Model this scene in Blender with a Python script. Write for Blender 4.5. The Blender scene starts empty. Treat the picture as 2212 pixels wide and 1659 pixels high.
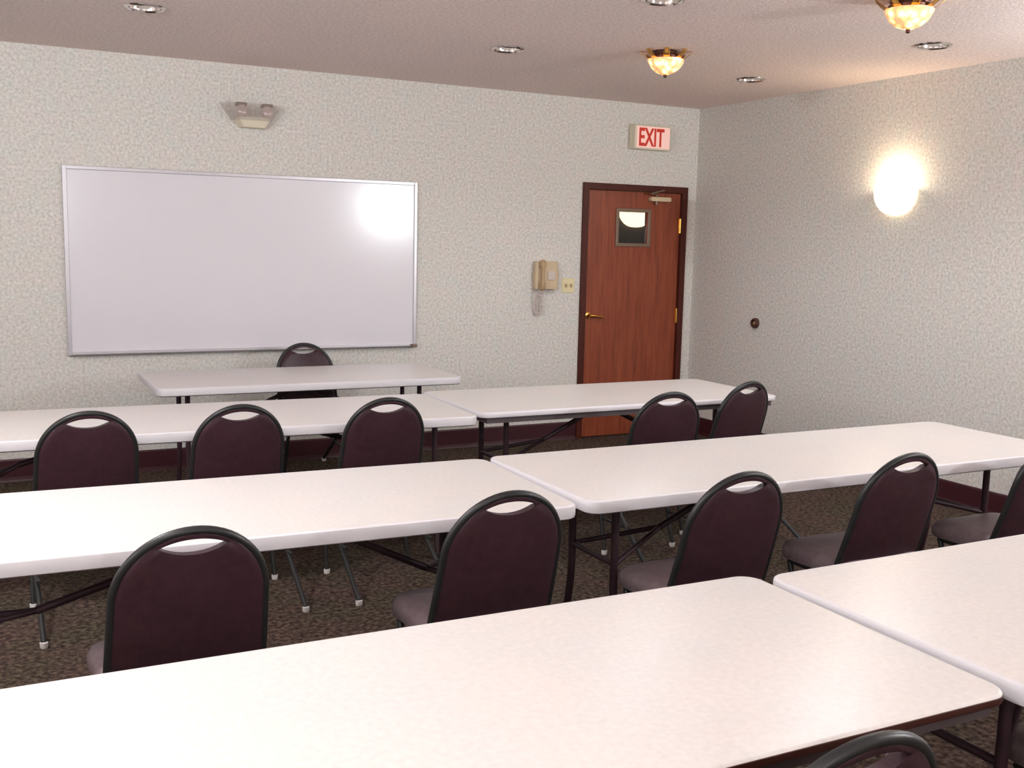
import bpy, bmesh, math, random
from mathutils import Vector, Matrix
random.seed(7)
C = bpy.context.scene.collection
PI = math.pi
H = 2.695                       # ceiling height
XL, YB = -8.6, -9.6             # left wall, back wall

# ------------------------------------------------------------------ materials
def lin(c):
    return tuple(((v/255)/12.92 if v/255 <= .04045 else ((v/255+.055)/1.055)**2.4) for v in c) + (1.0,)
def mat(name, rgb, rough=.6, metal=0.0, spec=.5, emit=None, es=0.0, coat=0.0, trans=0.0, ior=1.45):
    m = bpy.data.materials.new(name); m.use_nodes = True
    b = m.node_tree.nodes['Principled BSDF']
    b.inputs['Base Color'].default_value = lin(rgb) if max(rgb) > 1.001 else tuple(rgb)+(1,)
    b.inputs['Roughness'].default_value = rough; b.inputs['Metallic'].default_value = metal
    b.inputs['Specular IOR Level'].default_value = spec
    b.inputs['Coat Weight'].default_value = coat; b.inputs['Transmission Weight'].default_value = trans
    b.inputs['IOR'].default_value = ior
    if emit:
        b.inputs['Emission Color'].default_value = lin(emit); b.inputs['Emission Strength'].default_value = es
    return m
def nd(m, t, **kw):
    n = m.node_tree.nodes.new(t)
    for k, v in kw.items():
        if k in n.inputs: n.inputs[k].default_value = v
        else: setattr(n, k, v)
    return n
def link(m, a, ao, b, bi): m.node_tree.links.new(a.outputs[ao], b.inputs[bi])
def ramp(m, stops):
    r = nd(m, 'ShaderNodeValToRGB')
    e = r.color_ramp.elements
    while len(e) < len(stops): e.new(.5)
    for el, (p, c) in zip(e, stops): el.position = p; el.color = lin(c)
    return r
def mottled(name, stops, scale, rough=.9, bump=0.0, bscale=None, detail=3, spec=.3, stretch=None, tint=None, tscale=1.5):
    m = mat(name, (128,128,128), rough, spec=spec)
    b = m.node_tree.nodes['Principled BSDF']
    tc = nd(m, 'ShaderNodeTexCoord'); mp = nd(m, 'ShaderNodeMapping')
    if stretch: mp.inputs['Scale'].default_value = stretch
    link(m, tc, 'Object', mp, 'Vector')
    n = nd(m, 'ShaderNodeTexNoise', Scale=scale, Detail=detail, Roughness=.6)
    link(m, mp, 'Vector', n, 'Vector')
    r = ramp(m, stops); link(m, n, 'Fac', r, 'Fac')
    last = r
    if tint:
        n2 = nd(m, 'ShaderNodeTexNoise', Scale=tscale, Detail=2.0)
        link(m, mp, 'Vector', n2, 'Vector')
        r2 = ramp(m, tint); link(m, n2, 'Fac', r2, 'Fac')
        mx = nd(m, 'ShaderNodeMix', data_type='RGBA', blend_type='MULTIPLY'); mx.inputs['Factor'].default_value = 1
        m.node_tree.links.new(r.outputs['Color'], mx.inputs[6]); m.node_tree.links.new(r2.outputs['Color'], mx.inputs[7])
        m.node_tree.links.new(mx.outputs[2], b.inputs['Base Color'])
    else:
        link(m, r, 'Color', b, 'Base Color')
    if bump:
        n3 = nd(m, 'ShaderNodeTexNoise', Scale=bscale or scale, Detail=4.0)
        link(m, mp, 'Vector', n3, 'Vector')
        bp = nd(m, 'ShaderNodeBump', Strength=bump, Distance=.01)
        link(m, n3, 'Fac', bp, 'Height'); link(m, bp, 'Normal', b, 'Normal')
    return m

M = {}
M['wallpaper'] = mottled('wallpaper', [(.30,(190,187,182)),(.45,(210,207,201)),(.55,(219,216,210)),(.70,(234,232,227))], 58, .85,
                         bump=.06, bscale=60, tint=[(.35,(250,252,252)),(.5,(254,252,250)),(.65,(255,250,251))], tscale=9)
M['ceiling'] = mottled('ceiling_texture', [(.30,(216,200,196)),(.5,(234,220,216)),(.70,(247,237,233))], 55, .95, bump=.5, bscale=70,
                       tint=[(.35,(250,248,246)),(.65,(255,250,248))], tscale=1.2)
M['carpet'] = mottled('carpet_pile', [(.30,(38,31,30)),(.45,(72,61,56)),(.55,(91,79,71)),(.70,(118,104,93))], 45, .97, bump=.7, bscale=180,
                      spec=.1, tint=[(.4,(235,240,225)),(.6,(255,240,240))], tscale=3)
M['baseboard'] = mat('maroon_vinyl', (60,22,30), .45)
M['wood'] = mottled('mahogany_veneer', [(.25,(112,50,30)),(.5,(134,64,40)),(.75,(150,78,48))], 9, .38, stretch=(5,5,.35), spec=.5)
M['frame'] = mottled('dark_stained_wood', [(.3,(62,24,16)),(.7,(82,34,24))], 12, .45, stretch=(5,5,.5))
M['board'] = mat('glossy_whiteboard', (224,220,226), .18, spec=.9)
M['alum'] = mat('brushed_aluminium', (200,196,200), .35, .6)
M['tabletop'] = mottled('table_laminate', [(.3,(208,203,200)),(.5,(213,208,205)),(.7,(218,213,210))], 60, .34, spec=.5,
                        tint=[(.35,(250,250,250)),(.65,(255,252,250))], tscale=4)
M['table_edge'] = mat('white_table_edge', (214,209,212), .45)
M['brown_edge'] = mat('brown_edge_band', (66,32,24), .45)
M['table_leg'] = mat('brown_painted_steel', (58,36,44), .45, .0)
M['apron'] = mat('dark_steel_apron', (84,72,74), .5)
M['shell'] = mottled('aubergine_vinyl', [(.3,(50,30,37)),(.7,(62,38,45))], 30, .42, bump=.08, bscale=120, spec=.45)
M['seatv'] = mottled('mauve_grey_vinyl', [(.3,(108,92,96)),(.7,(124,108,110))], 30, .4, bump=.08, bscale=120)
M['tube'] = mat('charcoal_tube', (44,44,44), .38, .3)
M['glide'] = mat('white_nylon', (226,220,216), .4)
M['head'] = mat('clear_lamp_lens', (208,186,182), .22, .35, spec=.8)
M['brass'] = mat('polished_brass', (214,160,84), .22, 1.0)
M['chrome'] = mat('chrome', (228,222,218), .16, 1.0)
M['beige'] = mat('beige_plastic', (204,182,150), .45)
M['beige_dark'] = mat('tan_plastic', (178,150,114), .5)
M['cream'] = mat('cream_plastic', (226,212,170), .45)
M['cord'] = mat('ivory_cord', (206,190,182), .5)
M['black'] = mat('black_plastic', (30,24,22), .5)
M['brown'] = mat('brown_rubber', (70,38,26), .5)
M['smoke'] = mat('clear_polycarbonate', (196,186,178), .12, spec=.6)
M['smoke'].node_tree.nodes['Principled BSDF'].inputs['Alpha'].default_value = .2
M['bronze'] = mat('dark_bronze', (92,58,46), .4, .5)
M['glass'] = mat('window_glass', (235,240,240), .02, trans=1.0, ior=1.45)
M['signw'] = mat('exit_sign_face', (240,205,196), .4, emit=(255,190,176), es=.25)
M['signr'] = mat('exit_red', (196,52,38), .4, emit=(220,60,45), es=.12)
M['housing'] = mat('off_white_housing', (222,212,190), .5)
M['metal_trim'] = mat('grey_metal_trim', (128,108,92), .4, .5)
M['hall'] = mat('hall_paint', (70,60,62), .8)
M['sconce'] = mat('frosted_glass_lit', (250,240,220), .35, emit=(255,228,180), es=2.0)
M['bulb'] = mat('lit_bulb', (255,250,235), .3, emit=(255,226,180), es=12)
def crystal():
    m = mat('lit_amber_crystal', (250,220,170), .1, emit=(255,196,110), es=3)
    b = m.node_tree.nodes['Principled BSDF']
    tc = nd(m, 'ShaderNodeTexCoord'); v = nd(m, 'ShaderNodeTexVoronoi', Scale=26.0)
    link(m, tc, 'Object', v, 'Vector')
    r = nd(m, 'ShaderNodeMapRange'); r.inputs['From Min'].default_value = .1; r.inputs['From Max'].default_value = .75
    r.inputs['To Min'].default_value = 2.4; r.inputs['To Max'].default_value = .35
    link(m, v, 'Distance', r, 'Value'); link(m, r, 'Result', b, 'Emission Strength')
    r2 = ramp(m, [(.1,(255,236,180)),(.6,(255,150,56))]); link(m, v, 'Distance', r2, 'Fac'); link(m, r2, 'Color', b, 'Emission Color')
    return m
M['crystal'] = crystal()

# ------------------------------------------------------------------ helpers
def obj(name, bm, m, parent=None, smooth=None, bevel=None, loc=None):
    me = bpy.data.meshes.new(name)
    bmesh.ops.recalc_face_normals(bm, faces=bm.faces)
    bm.to_mesh(me); bm.free()
    for x in (m if isinstance(m, (list, tuple)) else [m]): me.materials.append(x)
    o = bpy.data.objects.new(name, me); C.objects.link(o)
    if smooth is not None:
        for p in me.polygons: p.use_smooth = True
        me.set_sharp_from_angle(angle=math.radians(smooth))
    if bevel:
        md = o.modifiers.new('bevel', 'BEVEL'); md.width = bevel; md.segments = 3; md.limit_method = 'ANGLE'
    if parent: o.parent = parent
    if loc: o.location = loc
    return o
def thing(name, label, cat, loc=(0,0,0), rz=0, group=None):
    o = bpy.data.objects.new(name, None); C.objects.link(o); o.empty_display_size = .1
    o.location = loc; o.rotation_euler = (0,0,rz); tag(o, label, cat, group); return o
def tag(o, label, cat, group=None):
    o['label'] = label; o['category'] = cat
    if group: o['group'] = group
    return o
def struct(o): o['kind'] = 'structure'; return o
def box(bm, x0, x1, y0, y1, z0, z1, mi=0):
    v = [bm.verts.new((x,y,z)) for z in (z0,z1) for y in (y0,y1) for x in (x0,x1)]
    for f in ((0,2,3,1),(4,5,7,6),(0,1,5,4),(2,6,7,3),(0,4,6,2),(1,3,7,5)):
        bm.faces.new([v[i] for i in f]).material_index = mi
    return v
def B(*a):
    bm = bmesh.new(); box(bm, *a); return bm
def tube(bm, pts, r, n=12, closed=False, cap=True):
    pts = [Vector(p) for p in pts]; rings = []; N = len(pts)
    up = None
    for i, p in enumerate(pts):
        if closed: t = (pts[(i+1)%N]-pts[i-1]).normalized()
        else: t = (pts[min(i+1,N-1)]-pts[max(i-1,0)]).normalized()
        if up is None:
            up = Vector((0,0,1)) if abs(t.z) < .9 else Vector((1,0,0))
        a = (up - t*up.dot(t)).normalized(); up = a; b = t.cross(a)
        rr = r[i] if isinstance(r, (list,tuple)) else r
        rings.append([bm.verts.new(p+(a*math.cos(2*PI*k/n)+b*math.sin(2*PI*k/n))*rr) for k in range(n)])
    for i in range(N if closed else N-1):
        q, s = rings[i], rings[(i+1)%N]
        for k in range(n): bm.faces.new((q[k],q[(k+1)%n],s[(k+1)%n],s[k]))
    if not closed and cap:
        bm.faces.new(rings[0][::-1]); bm.faces.new(rings[-1])
    return bm
def smooth_path(pts, k=6):
    P = [Vector(p) for p in pts]; out = []
    for i in range(len(P)-1):
        p0 = P[max(i-1,0)]; p1 = P[i]; p2 = P[i+1]; p3 = P[min(i+2,len(P)-1)]
        for j in range(k):
            t = j/k
            out.append(.5*((2*p1)+(-p0+p2)*t+(2*p0-5*p1+4*p2-p3)*t*t+(-p0+3*p1-3*p2+p3)*t**3))
    out.append(P[-1]); return out
def lathe(bm, prof, n=32, c=(0,0,0), a0=0, a1=2*PI, sx=1, sy=1):
    full = abs(a1-a0-2*PI) < 1e-6; cols = []
    cnt = n if full else n+1
    for i in range(cnt):
        a = a0+(a1-a0)*i/n
        cols.append([bm.verts.new((c[0]+r*math.cos(a)*sx, c[1]+r*math.sin(a)*sy, c[2]+z)) for r, z in prof])
    for i in range(n):
        q, s = cols[i], cols[(i+1)%cnt]
        for k in range(len(prof)-1): bm.faces.new((q[k],s[k],s[k+1],q[k+1]))
    bmesh.ops.remove_doubles(bm, verts=bm.verts, dist=1e-6)
    return bm
def rrect(hx, hy, r, k=8):
    out = []
    for cx, cy, a in ((hx-r,hy-r,0),(-hx+r,hy-r,PI/2),(-hx+r,-hy+r,PI),(hx-r,-hy+r,1.5*PI)):
        for i in range(k+1):
            t = a+PI/2*i/k; out.append((cx+r*math.cos(t), cy+r*math.sin(t)))
    return out
def stack(bm, sections, mi=None):
    """sections: list of (outline, z); outlines share the point count; caps both ends"""
    rings = [[bm.verts.new((x,y,z)) for x, y in o] for o, z in sections]; n = len(rings[0])
    for i in range(len(rings)-1):
        for k in range(n):
            f = bm.faces.new((rings[i][k],rings[i][(k+1)%n],rings[i+1][(k+1)%n],rings[i+1][k]))
            if mi: f.material_index = mi[i]
    bm.faces.new(rings[0][::-1]); bm.faces.new(rings[-1])
    return bm
def flat_with_holes(outer, holes, depth):
    """a plate of the given thickness with holes; xy outline, z in 0..depth"""
    cu = bpy.data.curves.new('tmp', 'CURVE'); cu.dimensions = '2D'; cu.fill_mode = 'BOTH'; cu.extrude = depth/2
    for pts in [outer]+holes:
        s = cu.splines.new('POLY'); s.points.add(len(pts)-1)
        for p, (x, y) in zip(s.points, pts): p.co = (x, y, 0, 1)
        s.use_cyclic_u = True
    o = bpy.data.objects.new('tmp', cu); C.objects.link(o)
    dg = bpy.context.evaluated_depsgraph_get(); me = bpy.data.meshes.new_from_object(o.evaluated_get(dg))
    bm = bmesh.new(); bm.from_mesh(me); bmesh.ops.translate(bm, verts=bm.verts, vec=(0,0,depth/2))
    bmesh.ops.remove_doubles(bm, verts=bm.verts, dist=1e-6)
    bpy.data.objects.remove(o); bpy.data.curves.remove(cu); bpy.data.meshes.remove(me)
    return bm
def turn(bm, mtx): bmesh.ops.transform(bm, matrix=mtx, verts=bm.verts); return bm
XZ = Matrix(((1,0,0,0),(0,0,-1,0),(0,1,0,0),(0,0,0,1)))     # xy drawing -> xz, its thickness towards -y
def circle(cx, cy, r, n=40): return [(cx+r*math.cos(2*PI*i/n), cy+r*math.sin(2*PI*i/n)) for i in range(n)]
def text_bm(s, size, depth):
    cu = bpy.data.curves.new('tmp', 'FONT'); cu.body = s; cu.size = size; cu.extrude = depth/2; cu.offset = .004
    cu.align_x = 'CENTER'; cu.align_y = 'CENTER'
    o = bpy.data.objects.new('tmp', cu); C.objects.link(o)
    dg = bpy.context.evaluated_depsgraph_get(); me = bpy.data.meshes.new_from_object(o.evaluated_get(dg))
    bm = bmesh.new(); bm.from_mesh(me)
    bpy.data.objects.remove(o); bpy.data.curves.remove(cu); bpy.data.meshes.remove(me)
    return bm
def dup(root, loc, rz, label):
    r = root.copy(); C.objects.link(r); r.location = loc; r.rotation_euler = (0,0,rz); r['label'] = label
    for ch in list(root.children):
        c = ch.copy(); C.objects.link(c); c.parent = r
        for g in ch.children:
            d = g.copy(); C.objects.link(d); d.parent = c
    return r

# ------------------------------------------------------------------ the room
DL, DR, DT = -1.106, -.094, 2.052        # outside of the door casing
cans = [(-4.60,-1.50),(-2.57,-1.53),(-.71,-1.47),(-.69,-2.97),(-2.55,-3.05),(-4.60,-3.05)]
struct(obj('floor', B(XL-.1,.1,YB-.1,2.0,-.05,0), M['carpet']))
bm = flat_with_holes([(XL-.1,YB-.1),(.1,YB-.1),(.1,.1),(XL-.1,.1)], [circle(x,y,.082) for x,y in cans], .05)
struct(obj('ceiling', bm, M['ceiling'], loc=(0,0,H)))
bm = flat_with_holes([(XL-.1,0),(DL+.05,0),(DL+.05,DT-.05),(DR-.05,DT-.05),(DR-.05,0),(.1,0),(.1,H),(XL-.1,H)], [], .1)
turn(bm, XZ); bmesh.ops.translate(bm, verts=bm.verts, vec=(0,.1,0))
struct(obj('wall_front', bm, M['wallpaper']))
struct(obj('wall_right', B(0,.1,YB,0,0,H), M['wallpaper']))
struct(obj('wall_left', B(XL-.1,XL,YB,0,0,H), M['wallpaper']))
struct(obj('wall_back', B(XL-.1,.1,YB-.1,YB,0,H), M['wallpaper']))
def skirting(name, length, loc, rz):
    prof = [(0,0),(.014,0),(.010,.012),(.007,.03),(.007,.135),(.004,.145),(0,.145)]
    bm = bmesh.new(); a = [bm.verts.new((0,-y,z)) for y,z in prof]; b = [bm.verts.new((length,-y,z)) for y,z in prof]
    n = len(prof)
    for k in range(n): bm.faces.new((a[k],a[(k+1)%n],b[(k+1)%n],b[k]))
    bm.faces.new(a); bm.faces.new(b[::-1])
    o = struct(obj(name, bm, M['baseboard'], loc=loc)); o.rotation_euler = (0,0,rz)
skirting('baseboard_front', DL-XL-.002, (XL,0,0), 0)
skirting('baseboard_front', -DR-.010, (DR+.002,0,0), 0)
skirting('baseboard_right', -YB, (0,0,0), -PI/2)
skirting('baseboard_left', -YB, (XL,YB,0), PI/2)
# hall behind the door
struct(obj('wall_hall', B(-2.4,2.4,1.75,1.85,0,H), M['hall']))
struct(obj('wall_hall_left', B(-2.5,-2.4,.1,1.85,0,H), M['hall']))
struct(obj('wall_hall_right', B(2.4,2.5,.1,1.85,0,H), M['hall']))
struct(obj('ceiling_hall', B(-2.5,2.5,.1,1.85,H,H+.05), M['hall']))
# door: casing, leaf, window, lever, closer, hinges
d = bpy.data.objects.new('door_1', None); C.objects.link(d); d.location = (DL,0,0); d['kind'] = 'structure'
W = DR-DL; J = .052
bm = bmesh.new(); pr = [(0,0),(J,0),(J,DT-J),(W-J,DT-J),(W-J,0),(W,0),(W,DT),(0,DT)]
bm = turn(flat_with_holes(pr, [], .12), XZ); bmesh.ops.translate(bm, verts=bm.verts, vec=(0,.10,0))
obj('door_frame', bm, M['frame'], d, bevel=.004)
wx0, wx1, wz0, wz1 = .355, .637, 1.585, 1.835
# leaf
bm = flat_with_holes([(J+.003,.008),(W-J-.003,.008),(W-J-.003,DT-J-.003),(J+.003,DT-J-.003)], [[(wx0,wz0),(wx1,wz0),(wx1,wz1),(wx0,wz1)]], .044)
turn(bm, XZ); bmesh.ops.translate(bm, verts=bm.verts, vec=(0,.056,0))
leaf = obj('door_leaf', bm, M['wood'], d)
bm = flat_with_holes([(wx0-.028,wz0-.028),(wx1+.028,wz0-.028),(wx1+.028,wz1+.028),(wx0-.028,wz1+.028)], [[(wx0,wz0),(wx1,wz0),(wx1,wz1),(wx0,wz1)]], .01)
turn(bm, XZ); bmesh.ops.translate(bm, verts=bm.verts, vec=(0,.012,0))
obj('window_trim', bm, M['metal_trim'], leaf, bevel=.003)
obj('glass_pane', B(wx0-.002,wx1+.002,.030,.036,wz0-.002,wz1+.002), M['glass'], leaf)
bm = bmesh.new()
lathe(bm, [(0,0),(.026,0),(.026,.006),(.012,.010),(.011,.045),(.0,.045)], 24); turn(bm, Matrix.Rotation(PI/2,4,'X'))
bmesh.ops.translate(bm, verts=bm.verts, vec=(.092,.012,1.0))
tube(bm, smooth_path([(.092,-.030,1.0),(.12,-.038,1.0),(.17,-.036,.994),(.215,-.032,.986)]), [.012]*9+[.010]*9+[.009], 12)
obj('door_handle', bm, M['brass'], leaf, smooth=40)
bm = bmesh.new(); stack(bm, [(rrect(.10,.018,.012),0),(rrect(.10,.018,.012),.045)]); turn(bm, Matrix.Rotation(PI/2,4,'X'))
bmesh.ops.translate(bm, verts=bm.verts, vec=(.735,.012,1.945))
obj('door_closer', bm, M['beige'], leaf, smooth=40, bevel=.004)
bm = bmesh.new(); lathe(bm, [(0,0),(.012,0),(.010,-.028),(0,-.030)], 16, (.70,-.012,1.927))
tube(bm, [(.70,-.012,1.968),(.70,-.012,1.980)], .010)
tube(bm, [(.70,-.012,1.980),(.60,-.085,1.986)], .007); tube(bm, [(.60,-.085,1.986),(.76,-.03,2.018)], .007)
obj('closer_arm', bm, M['metal_trim'], leaf, smooth=40)
for z in (1.735,.99,.25):
    bm = bmesh.new(); tube(bm, [(W-J-.004,-.001,z-.06),(W-J-.004,-.001,z+.06)], .011, 14)
    box(bm, W-J-.02, W-J+.006, .000, .013, z-.058, z+.058)
    obj('hinge', bm, M['brass'], d, smooth=40)

# ------------------------------------------------------------------ wall fittings
BL, BR, BB, BT = -4.893, -2.514, .790, 1.985
w = thing('whiteboard', 'wide white marker board in thin aluminium frame on the front wall', 'whiteboard', ((BL+BR)/2,0,BB))
hw, hh = (BR-BL)/2, BT-BB; F = .024
obj('writing_surface', B(-hw+F*.6,hw-F*.6,-.014,-.002,F*.6,hh-F*.6), M['board'], w)
def rail(x0,x1,z0,z1,name='frame_rail',y=-.024): return obj(name, B(x0,x1,y,-.001,z0,z1), M['alum'], w, bevel=.003)
rail(-hw,-hw+F,0,hh); rail(hw-F,hw,0,hh); rail(-hw+F,hw-F,hh-F,hh); rail(-hw+F,hw-F,0,F)
bm = bmesh.new(); prof = [(-.024,.004),(-.052,.004),(-.055,.012),(-.050,.009),(-.024,.010)]
a = [bm.verts.new((-hw+.02,y,z)) for y,z in prof]; b = [bm.verts.new((hw-.02,y,z)) for y,z in prof]
for k in range(5): bm.faces.new((a[k],a[(k+1)%5],b[(k+1)%5],b[k]))
bm.faces.new(a); bm.faces.new(b[::-1])
obj('marker_tray', bm, M['alum'], w)
o = obj('end_cap', B(hw-.045,hw-.005,-.060,-.022,.000,.022), M['metal_trim'], w, bevel=.004); o['label'] = 'small dark end cap of the tray'

t = thing('exit_sign', 'boxy lit EXIT sign with red letters above the wooden door', 'exit sign', (-.53,0,2.33))
bm = bmesh.new(); box(bm, -.16,.185,-.088,-.001,0,.19); obj('sign_housing', bm, M['housing'], t, bevel=.008)
obj('sign_face', B(-.145,.172,-.094,-.087,.012,.178), M['signw'], t, bevel=.003)
bm = text_bm('EXIT', .20, .004); xs = [v.co.x for v in bm.verts]; ys = [v.co.y for v in bm.verts]
cx, cy = (max(xs)+min(xs))/2, (max(ys)+min(ys))/2; fx, fy = .24/(max(xs)-min(xs)), .142/(max(ys)-min(ys))
for v in bm.verts: v.co = Vector(((v.co.x-cx)*fx, (v.co.y-cy)*fy, v.co.z))
turn(bm, XZ); bmesh.ops.translate(bm, verts=bm.verts, vec=(-.005,-.0955,.095))
o = obj('lettering', bm, M['signr'], t); o['label'] = 'red EXIT letters'

t = thing('emergency_light', 'twin-head emergency light high on the wall above the whiteboard', 'emergency light', (-3.712,0,2.285))
bm = bmesh.new(); rings = [[(-.085,.003),(.095,.003),(.075,-.075),(-.065,-.075)], [(-.12,.003),(.13,.003),(.11,-.095),(-.10,-.095)], [(-.105,.003),(.115,.003),(.095,-.085),(-.085,-.085)]]
stack(bm, [([(x,y-.002) for x,y in r_], z) for r_, z in zip(rings, (0,.055,.07))])
obj('battery_case', bm, M['housing'], t, bevel=.006)
bm = bmesh.new()                                     # flared clear guard around the heads
pr0 = [(-.13,0),(.13,0),(.11,-.10),(-.11,-.10)]; pr1 = [(-.205,0),(.205,0),(.17,-.13),(-.17,-.13)]
A_ = [bm.verts.new((x,y-.002,.045)) for x,y in pr0]; B_ = [bm.verts.new((x,y-.002,.150)) for x,y in pr1]
for k in (1,2,3): bm.faces.new((A_[k],A_[(k+1)%4],B_[(k+1)%4],B_[k]))
g = obj('clear_guard', bm, M['smoke'], t); md = g.modifiers.new('solid','SOLIDIFY'); md.thickness = .003
for x in (-.075,.095):
    bm = bmesh.new(); lathe(bm, [(0,-.048),(.026,-.040),(.042,-.012),(.044,.0),(.038,.012),(.022,.022),(0,.026)], 24)
    turn(bm, Matrix.Rotation(math.radians(72),4,'X')); bmesh.ops.translate(bm, verts=bm.verts, vec=(x,-.078,.106))
    hd = obj('lamp_head', bm, M['head'], t, smooth=50)
    bm = bmesh.new(); box(bm, x-.036,x+.036,-.075,-.020,.138,.160); obj('bracket', bm, M['bronze'], hd, bevel=.006)

t = thing('wall_telephone', 'beige wall telephone with looped cord beside the door', 'telephone', (-1.438,0,1.215))
bm = bmesh.new(); stack(bm, [(rrect(.10,.03,.02),0),(rrect(.105,.034,.02),.10),(rrect(.095,.028,.02),.215)]); bmesh.ops.translate(bm, verts=bm.verts, vec=(0,-.033,0))
obj('phone_body', bm, M['beige'], t, smooth=50)
bm = bmesh.new(); tube(bm, smooth_path([(-.055,-.082,.012),(-.060,-.100,.03),(-.062,-.104,.11),(-.060,-.100,.19),(-.055,-.082,.208)]), [.024]*5+[.02]*4+[.014]*8+[.02]*4+[.024]*4, 14)
box(bm, -.080,-.035,-.10,-.055,.002,.045); box(bm, -.080,-.035,-.10,-.055,.17,.212)
obj('handset', bm, M['beige_dark'], t, smooth=50)
bm = bmesh.new(); box(bm, .0,.065,-.072,-.058,.07,.14); obj('keypad', bm, M['cord'], t, bevel=.004)
bm = bmesh.new(); pts = []; path = smooth_path([(-.068,-.07,.004),(-.085,-.05,-.06),(-.088,-.04,-.13),(-.072,-.04,-.185),(-.050,-.04,-.192),(-.032,-.04,-.15),(-.036,-.04,-.08),(-.030,-.045,.004)], 22)
for i, q in enumerate(path):
    a = i*1.25; pts.append(q+Vector((math.cos(a)*.008,math.sin(a)*.008,0)))
tube(bm, pts,   .0045, 6); obj('cord', bm, M['cord'], t, smooth=60)

t = thing('light_switch', 'cream double switch plate between the telephone and the door', 'light switch', (-1.215,0,1.24))
bm = bmesh.new(); stack(bm, [(rrect(.058,.058,.008),0),(rrect(.054,.054,.008),.006)]); turn(bm, Matrix.Rotation(PI/2,4,'X'))
obj('switch_plate', bm, M['cream'], t, smooth=30)
for x in (-.023,.023):
    bm = bmesh.new(); box(bm, x-.006,x+.006,-.020,-.005,-.012,.014); obj('toggle', bm, M['beige_dark'], t, bevel=.002)

t = thing('door_stop', 'small round brown doorknob bumper on the right wall', 'door stop', (0,-.836,.99))
bm = bmesh.new(); lathe(bm, [(0,0),(.040,0),(.040,.018),(.032,.030),(.024,.030),(.018,.018),(0,.014)], 28); turn(bm, Matrix.Rotation(-PI/2,4,'Y'))
obj('rubber_ring', bm, M['brown'], t, smooth=50)
bm = bmesh.new(); lathe(bm, [(0,.0142),(.015,.0155),(.008,.022),(0,.024)], 20); turn(bm, Matrix.Rotation(-PI/2,4,'Y'))
obj('center_cap', bm, M['beige_dark'], t, smooth=50)

# ------------------------------------------------------------------ lights
def lamp(name, kind, loc, energy, col, size=.05, spot=None, parent=None):
    l = bpy.data.lights.new(name, kind); l.energy = energy; l.color = col
    if kind != 'AREA': l.shadow_soft_size = size
    o = bpy.data.objects.new(name, l); C.objects.link(o); o.location = loc
    if parent: o.parent = parent
    return o
SC = (.95,1,1.05); LC = (.95,1,1.05)
def sconce(loc, rz, label, power, group='frosted half-bowl wall sconces'):
    """mounted on a wall; local -y faces the room, origin at the rim height on the wall"""
    t = thing('wall_sconce', label, 'wall lamp', loc, rz, group)
    bm = bmesh.new(); prof = []
    for i in range(13):
        a = PI/2*i/12; prof.append((math.cos(a)**.8 if i < 12 else 0, -.165*math.sin(a)))
    lathe(bm, prof, 32, (0,-.004,0), PI, 2*PI, .165, .125)
    g = obj('glass_bowl', bm, M['sconce'], t, smooth=60); md = g.modifiers.new('solid','SOLIDIFY'); md.thickness = .005
    bm = bmesh.new(); tube(bm, [(.165*math.cos(PI+PI*i/32),-.004+.125*math.sin(PI+PI*i/32),0) for i in range(33)], .0035, 8)
    obj('bowl_rim', bm, M['sconce'], t, smooth=60)
    obj('back_plate', B(-.10,.10,-.012,-.001,-.09,.0), M['brass'], t, bevel=.004)
    bm = bmesh.new(); bmesh.ops.create_uvsphere(bm, u_segments=16, v_segments=10, radius=.028); bmesh.ops.translate(bm, verts=bm.verts, vec=(0,-.06,-.035))
    obj('bulb', bm, M['bulb'], t, smooth=60)
    if power: lamp('sconce_light', 'POINT', (0,-.065,.03), power, SC if power > 12 else (1,.84,.62), .06, parent=t)
    return t
sconce((0,-2.155,1.968), -PI/2, 'half-bowl wall sconce glowing on the right wall past the door corner', 7)
sconce((0,-4.55,1.968), -PI/2, 'second half-bowl sconce along the right wall', 55)
sconce((0,-6.95,1.968), -PI/2, 'half-bowl sconce on the right wall level with the camera', 250)
sconce((XL,-4.55,1.968), PI/2, 'half-bowl sconce midway along the left wall', 110)
sconce((XL,-6.95,1.968), PI/2, 'half-bowl sconce at the rear of the left wall', 50)
sconce((-4.7,YB,1.968), PI, 'added half-bowl fill sconce on the rear wall, unseen behind the camera', 80)  # added fill light, brightens the front wall; placed clear of the whiteboard's reflection
hs = sconce((.575,1.75,1.985), 0, 'glowing half-bowl sconce in the hall behind the door window', 0)
hs.scale = (1.35,1.35,1.45)
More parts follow.
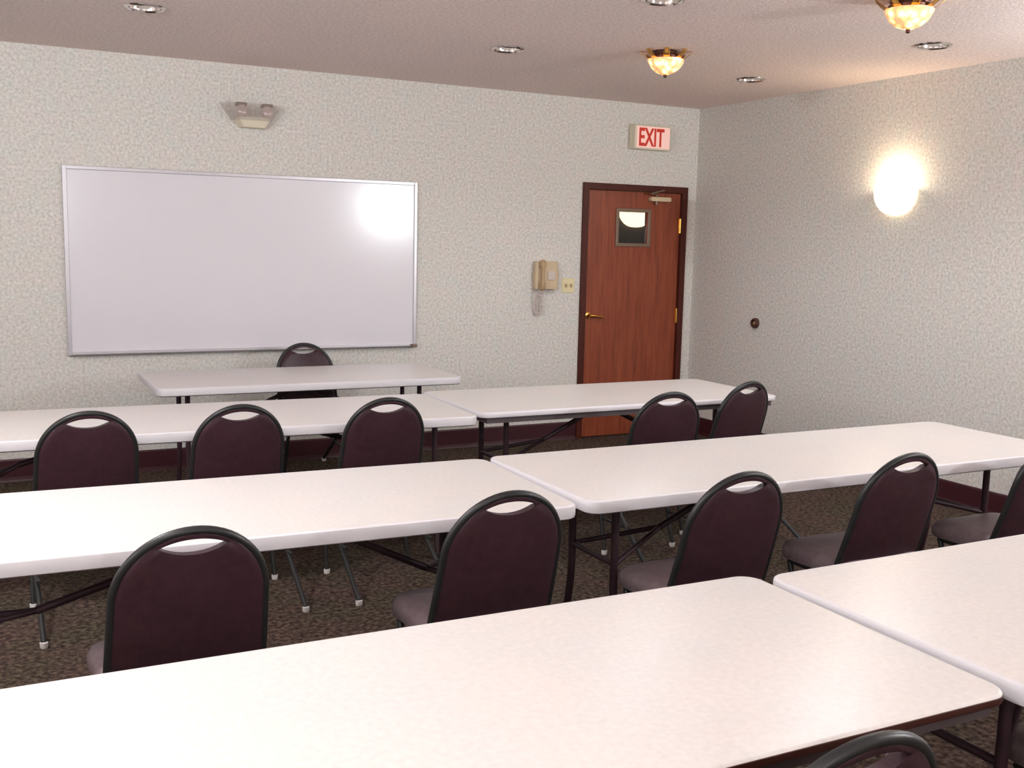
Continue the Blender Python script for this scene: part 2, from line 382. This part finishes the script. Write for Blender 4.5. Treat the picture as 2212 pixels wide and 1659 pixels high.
def ceiling_lamp(x, y, label, power, down=False):
    t = thing('ceiling_light', label, 'ceiling light', (x,y,H), 0, 'brass and crystal ceiling lights')
    bm = bmesh.new(); lathe(bm, [(0,-.001),(.072,-.001),(.090,-.008),(.084,-.022),(.094,-.030),(.090,-.044),(.074,-.046),(0,-.046)], 40)
    obj('canopy', bm, M['bronze'], t, smooth=40)
    for k in range(8):
        a = 2*PI*k/8+.2; bm = bmesh.new(); pr = smooth_path([(.070,-.048),(.105,-.040),(.135,-.020),(.152,-.003)], 4); wd = .020
        rows = [[bm.verts.new((math.cos(a)*p.x-math.sin(a)*s*wd*(1-.3*i/12), math.sin(a)*p.x+math.cos(a)*s*wd*(1-.3*i/12), p.y)) for s in (-1,-.5,0,.5,1)] for i, p in enumerate([Vector((q[0],q[1],0)) for q in pr])]
        for i in range(len(rows)-1):
            for j in range(4): bm.faces.new((rows[i][j],rows[i][j+1],rows[i+1][j+1],rows[i+1][j]))
        o = obj('brass_leaf', bm, M['brass'], t, smooth=40); md = o.modifiers.new('solid','SOLIDIFY'); md.thickness = .002
    bm = bmesh.new(); lathe(bm, [(.108,-.046),(.104,-.062),(.086,-.092),(.056,-.118),(.020,-.131),(0,-.132)], 14)
    obj('crystal_shade', bm, M['crystal'], t, smooth=12)
    bm = bmesh.new(); lathe(bm, [(0,-.130),(.012,-.132),(.009,-.138),(.011,-.144),(0,-.150)], 16)
    obj('finial', bm, M['bronze'], t, smooth=50)
    if power:                                        # the solid canopy of the front lamps keeps their light off the ceiling
        l = lamp('ceiling_lamp_light', 'SPOT' if down else 'POINT', (0,0,-.19 if down else -.22), power, LC, .06, parent=t)
        if down: l.data.spot_size = math.radians(162); l.data.spot_blend = .7
    return t
ceiling_lamp(-1.765,-1.98,'ornate brass and crystal ceiling light nearest the exit sign', 34, True)
ceiling_lamp(-1.635,-3.66,'brass and crystal ceiling light cut by the top edge of the view', 40, True)
ceiling_lamp(-1.6,-5.35,'brass and crystal ceiling light above the nearest right table', 3, True)
ceiling_lamp(-5.9,-3.66,'brass and crystal ceiling light above the left end of the middle row', 88)
ceiling_lamp(-5.9,-5.30,'brass and crystal ceiling light above the left end of the nearest row', 36)
ceiling_lamp(-1.6,-7.05,'brass and crystal ceiling light behind the camera on the right', 5)
ceiling_lamp(-5.9,-7.05,'brass and crystal ceiling light behind the camera on the left', 50)
can0 = None
can_labels = ['recessed chrome downlight at the left of the ceiling above the whiteboard','recessed chrome downlight left of the brass light near the front wall',
 'recessed chrome downlight nearest the room corner','recessed chrome downlight beside the right wall above the sconce','recessed chrome downlight cut by the top edge of the view',
 'recessed chrome downlight out of view at the left']
for (x, y), lb in zip(cans, can_labels):
    if can0 is None:
        can0 = thing('recessed_downlight', lb, 'ceiling light', (x,y,H), 0, 'unlit recessed downlights')
        bm = bmesh.new(); lathe(bm, [(.080,.002),(.080,-.004),(.088,-.010),(.098,-.006),(.101,-.001),(.098,-.0005)], 48); obj('trim_ring', bm, M['chrome'], can0, smooth=50)
        bm = bmesh.new(); lathe(bm, [(.080,.0),(.076,.03),(.062,.07),(.045,.10)], 48); obj('reflector', bm, M['chrome'], can0, smooth=50)
        bm = bmesh.new(); lathe(bm, [(0,.030),(.030,.034),(.048,.052),(.040,.085),(.02,.10),(0,.10)], 32); obj('reflector_bulb', bm, mat('frosted_bulb', (232,226,220), .25), can0, smooth=50)
    else: dup(can0, (x,y,H), 0, lb)

# ------------------------------------------------------------------ folding tables
def tabletop_bm(L, Wd, T, r=.055):
    bm = bmesh.new(); o = lambda s: rrect(L/2-s, Wd/2-s, r-s, 8)
    stack(bm, [(o(.012),-T),(o(.002),-T+T*.12),(o(0),-T+T*.3),(o(0),-T*.2),(o(.0015),-.0035),(o(.005),-.0006),(o(.011),0)], mi=[1,1,1,1,0,0] if T < .025 else [1]*6)
    for f in bm.faces:
        if len(f.verts) > 8 and f.calc_center_median().z < -T/2: f.material_index = 1
    return bm
TH = .740
def leg_frame(t, L, s, T, off, split, zt, zf=.50, fk=None):
    """folding leg set at one end: two legs, cross bar, forked brace"""
    x = s*(L/2-off)
    for q in (-1, 1):
        bm = bmesh.new(); tube(bm, smooth_path([(x,q*split,zt),(x,q*split,.52),(x,q*split,.34),(x,q*(split+.02),.20),(x,q*(split+.07),.018)], 5), .0145, 12)
        lg = obj('leg', bm, M['table_leg'], t, smooth=50)
        bm = bmesh.new(); lathe(bm, [(0,0),(.018,0),(.018,.02),(0,.02)], 14, (x,q*(split+.07),0)); obj('foot_cap', bm, M['black'], lg, smooth=40)
    bm = bmesh.new(); tube(bm, [(x,-split,.43),(x,split,.43)], .011, 10); obj('cross_bar', bm, M['table_leg'], t, smooth=50)
    bm = bmesh.new(); tube(bm, [(x,-split-.05,zt-.002),(x,split+.05,zt-.002)], .011, 10); obj('cross_bar', bm, M['table_leg'], t, smooth=50)
    fd, run, zf = fk or (.30,.42,zf)
    fx = x-s*fd
    bm = bmesh.new(); tube(bm, [(fx-s*run,0,zt-.01),(fx,0,zf)], .013, 10); tube(bm, [(fx,0,zf),(x,-split,.43)], .010, 10); tube(bm, [(fx,0,zf),(x,split,.43)], .010, 10)
    obj('folding_brace', bm, M['table_leg'], t, smooth=50)
def table(L, Wd, x, y, rz, label, T=.047, apron=False, split=.15, off=.26, edge='table_edge', zf=.50, fork=None):
    t = thing('folding_table', label, 'table', (x,y,0), rz, 'white folding tables')
    tp = obj('tabletop', tabletop_bm(L, Wd, T), [M['tabletop'], M[edge]], t, smooth=35); tp.location = (0,0,TH)
    zt = TH-T
    if apron:
        bm = bmesh.new()
        for s in (-1,1):
            box(bm, -L/2+.04,L/2-.04, s*(Wd/2-.03)-.006, s*(Wd/2-.03)+.006, zt-.028, zt)
            box(bm, s*(L/2-.046)-.006, s*(L/2-.046)+.006, -Wd/2+.03, Wd/2-.03, zt-.028, zt)
        obj('steel_apron', bm, M['apron'], t)
    for s in (-1,1): leg_frame(t, L, s, T, off, split, zt, zf, (fork or {}).get(s))
    return t
table(1.82,.79,-3.645,-.955,-.012,'white folding table standing alone in front of the whiteboard', off=.20)
table(2.46,.79,-4.497,-2.271,-.045,'white folding table at the left of the row next to the lone table', off=.14, zf=.56)
table(1.88,.79,-2.30,-2.259,-.006,'thin-topped white folding table with dark apron in front of the door', T=.030, apron=True)
table(2.46,.79,-4.944,-3.953,-.038,'white folding table at the left of the middle row', fork={-1:(.60,.72,.47),1:(.12,.45,.46)})
table(2.46,.79,-2.452,-3.988,-.007,'white folding table at the right of the middle row reaching the right edge')
table(2.46,.79,-4.928,-5.547,-.013,'nearest white folding table with brown edge filling the bottom left', T=.022, apron=True, edge='brown_edge')
table(2.46,.79,-2.437,-5.588,.002,'white folding table in the lower right corner of the nearest row', off=.24, zf=.60)

# ------------------------------------------------------------------ banquet chairs (origin under the top of the backrest, seat towards +y)
HR, ZC = .182, .6705
def back_y(u, z):
    s = max(0, .87-z); return .003+.27*s-.03*math.sin(min(1,s/.42)*PI)*.3 + .020*(u/.2)**2
def outline_hit(dx, dz, cz=.8185):
    """where a ray from the handle hole meets the outline: half circle above ZC, slightly flared sides, flat bottom"""
    lo, hi = 0, 1.0
    def inside(u, z):
        if z > ZC: return u*u+(z-ZC)**2 < HR*HR
        if z < .435: return False
        return abs(u) < HR+.035*(ZC-z)
    for _ in range(40):
        m_ = (lo+hi)/2
        if inside(dx*m_, cz+dz*m_): lo = m_
        else: hi = m_
    return dx*lo, cz+dz*lo
def make_back():
    bm = bmesh.new(); cz = .8185; hole = []; out = []
    N = 72
    for i in range(N):
        a = 2*PI*i/N; c, s = math.cos(a), math.sin(a)
        hx = .084*c
        hz = (.019*(1-abs(c)**2.2) if s >= 0 else -.022*(1-abs(c)**2.2)) + .8185
        if s >= 0: pass
        hole.append((hx, hz))
        # blend directions so quads stay even: aim at the outline from a centre moved down
        a2 = a
        out.append(outline_hit(math.cos(a2), math.sin(a2)))
    cb = [min(range(N), key=lambda i: (out[i][0]-sx*(HR+.0088))**2+(out[i][1]-.435)**2) for sx in (-1,1)]
    for i, sx in zip(cb, (-1,1)): out[i] = (sx*(HR+.0070), .437)
    T = [0,.10,.25,.45,.65,.82,.93,1.0]; rows_b, rows_f = [], []
    for t in T:
        rb, rf = [], []
        for (hx,hz),(ox,oz) in zip(hole, out):
            u = hx+(ox-hx)*t; z = hz+(oz-hz)*t; y = back_y(u, z)
            edge = min(1, (1-t)*5)*min(1, t*6+.15)
            d = math.sqrt((ox-hx)**2+(oz-hz)**2)
            big = min(1, d/.12)
            rb.append(bm.verts.new((u, y-.009-.006*edge*big, z)))
            rf.append(bm.verts.new((u, y+.009+.026*(edge**.5)*big, z)))
        rows_b.append(rb); rows_f.append(rf)
    for rows in (rows_b, rows_f):
        for i in range(len(T)-1):
            for k in range(N): bm.faces.new((rows[i][k],rows[i][(k+1)%N],rows[i+1][(k+1)%N],rows[i+1][k]))
    for i in (0,-1):
        for k in range(N): bm.faces.new((rows_b[i][k],rows_b[i][(k+1)%N],rows_f[i][(k+1)%N],rows_f[i][k]))
    return bm
def make_chair(label, loc, rz):
    t = thing('banquet_chair', label, 'chair', loc, rz, 'dark banquet chairs')
    obj('backrest', make_back(), M['shell'], t, smooth=50)
    r_ = HR+.006; path = []
    for z in (.40,.44,.50,.58,.64): path.append((-(r_+.035*(ZC-z)), z))
    for i in range(33):
        a = PI-PI*i/32; path.append((r_*math.cos(a), ZC+r_*math.sin(a)))
    for z in (.64,.58,.50,.44,.40): path.append((r_+.035*(ZC-z), z))
    bm = bmesh.new(); tube(bm, [(u, back_y(u,z), z) for u, z in path], .0115, 14)
    obj('back_frame', bm, M['tube'], t, smooth=50)
    # seat cushion
    bm = bmesh.new()
    def so(s, wob=0): 
        o = rrect(.215-s, .185-s, .085-s*.5, 8); return [(x*(1+.05*y/.185), y) for x, y in o]
    stack(bm, [(so(.02),.400),(so(.004),.404),(so(0),.418),(so(0),.438),(so(.010),.456),(so(.035),.466),(so(.08),.470)])
    st = obj('seat', bm, M['seatv'], t, smooth=50); st.location = (0,.262,0)
    bm = bmesh.new(); tube(bm, [(x*.9, .262+y*.9, .390) for x, y in rrect(.205,.18,.07,6)], .010, 10, closed=True)
    obj('seat_frame', bm, M['tube'], t, smooth=50)
    yb = back_y(.2,.40)
    for s in (-1,1):
        bm = bmesh.new(); tube(bm, smooth_path([(s*(r_+.0099),yb,.405),(s*.203,yb+.004,.36),(s*.206,yb-.045,.24),(s*.212,-.215,.02)], 6), .011, 12)
        lg = obj('leg', bm, M['tube'], t, smooth=50)
        bm = bmesh.new(); lathe(bm, [(0,0),(.013,0),(.015,.006),(.015,.022),(0,.024)], 14, (s*.212,-.215,0)); obj('glide', bm, M['glide'], lg, smooth=40)
        bm = bmesh.new(); tube(bm, smooth_path([(s*.190,.385,.392),(s*.197,.36,.34),(s*.205,.262,.02)], 6), .011, 12)
        lg = obj('leg', bm, M['tube'], t, smooth=50)
        bm = bmesh.new(); lathe(bm, [(0,0),(.013,0),(.015,.006),(.015,.022),(0,.024)], 14, (s*.205,.262,0)); obj('glide', bm, M['glide'], lg, smooth=40)
        bm = bmesh.new(); tube(bm, [(s*.207,-.03,.20),(s*.201,.31,.18)], .008, 10); obj('side_stretcher', bm, M['tube'], t, smooth=50)
    return t
chairs = [
 (-5.045,-2.775,2,'dark banquet chair at the far left of the second row'),
 (-4.445,-2.80,0,'dark banquet chair in the second row, centred below the lone table'),
 (-3.79,-2.815,0,'dark banquet chair in the second row left of the table seam'),
 (-2.42,-3.085,-3,'dark banquet chair in front of the lower part of the wooden door'),
 (-1.765,-2.89,9,'turned dark banquet chair at the right end of the table near the door'),
 (-4.99,-4.645,0,'nearest large dark banquet chair at the left, behind the front table'),
 (-4.093,-4.61,0,'dark banquet chair just left of the seam in the middle row'),
 (-3.275,-4.66,0,'dark scuffed banquet chair just right of the seam in the middle row'),
 (-2.513,-4.637,0,'dark banquet chair at the right of the middle row, sconce above it'),
 (-1.72,-4.66,0,'dark banquet chair cut by the right edge with its seat showing'),
 (-4.30,-6.165,0,'dark banquet chair whose curved top peeks out at the bottom edge'),
 (-3.13,-6.09,0,'dark banquet chair in the extreme bottom right corner'),
]
c0 = None
for x, y, a, lb in chairs:
    if c0 is None: c0 = make_chair(lb, (x,y,0), math.radians(a))
    else: dup(c0, (x,y,0), math.radians(a), lb)
dup(c0, (-3.455,-.315,0), math.radians(180), 'dark banquet chair between the lone table and the whiteboard')

# ------------------------------------------------------------------ camera
yaw, pitch, roll = .482046, -.134758, .0231116
fw = Vector((math.sin(yaw)*math.cos(pitch), math.cos(yaw)*math.cos(pitch), math.sin(pitch)))
rt = Vector((math.cos(yaw), -math.sin(yaw), 0)); up = rt.cross(fw)
r2 = rt*math.cos(roll)+up*math.sin(roll); u2 = -rt*math.sin(roll)+up*math.cos(roll)
cd = bpy.data.cameras.new('camera'); cam = bpy.data.objects.new('camera', cd); C.objects.link(cam)
m3 = Matrix((r2, u2, -fw)).transposed(); cam.matrix_world = Matrix.Translation((-5.46419,-7.20503,1.57560)) @ m3.to_4x4()
cd.sensor_width = 36; cd.lens = 2269.02/2212*36; cd.clip_start = .05
sc = bpy.context.scene; sc.camera = cam
wd = bpy.data.worlds.new('world'); sc.world = wd; wd.use_nodes = True
wd.node_tree.nodes['Background'].inputs[0].default_value = (.5,.45,.42,1); wd.node_tree.nodes['Background'].inputs[1].default_value = .2
vs = sc.view_settings; vs.view_transform = 'Standard'; vs.look = 'None'; vs.gamma = 1; vs.exposure = 0.2
sc.cycles.max_bounces = 8; sc.cycles.diffuse_bounces = 5
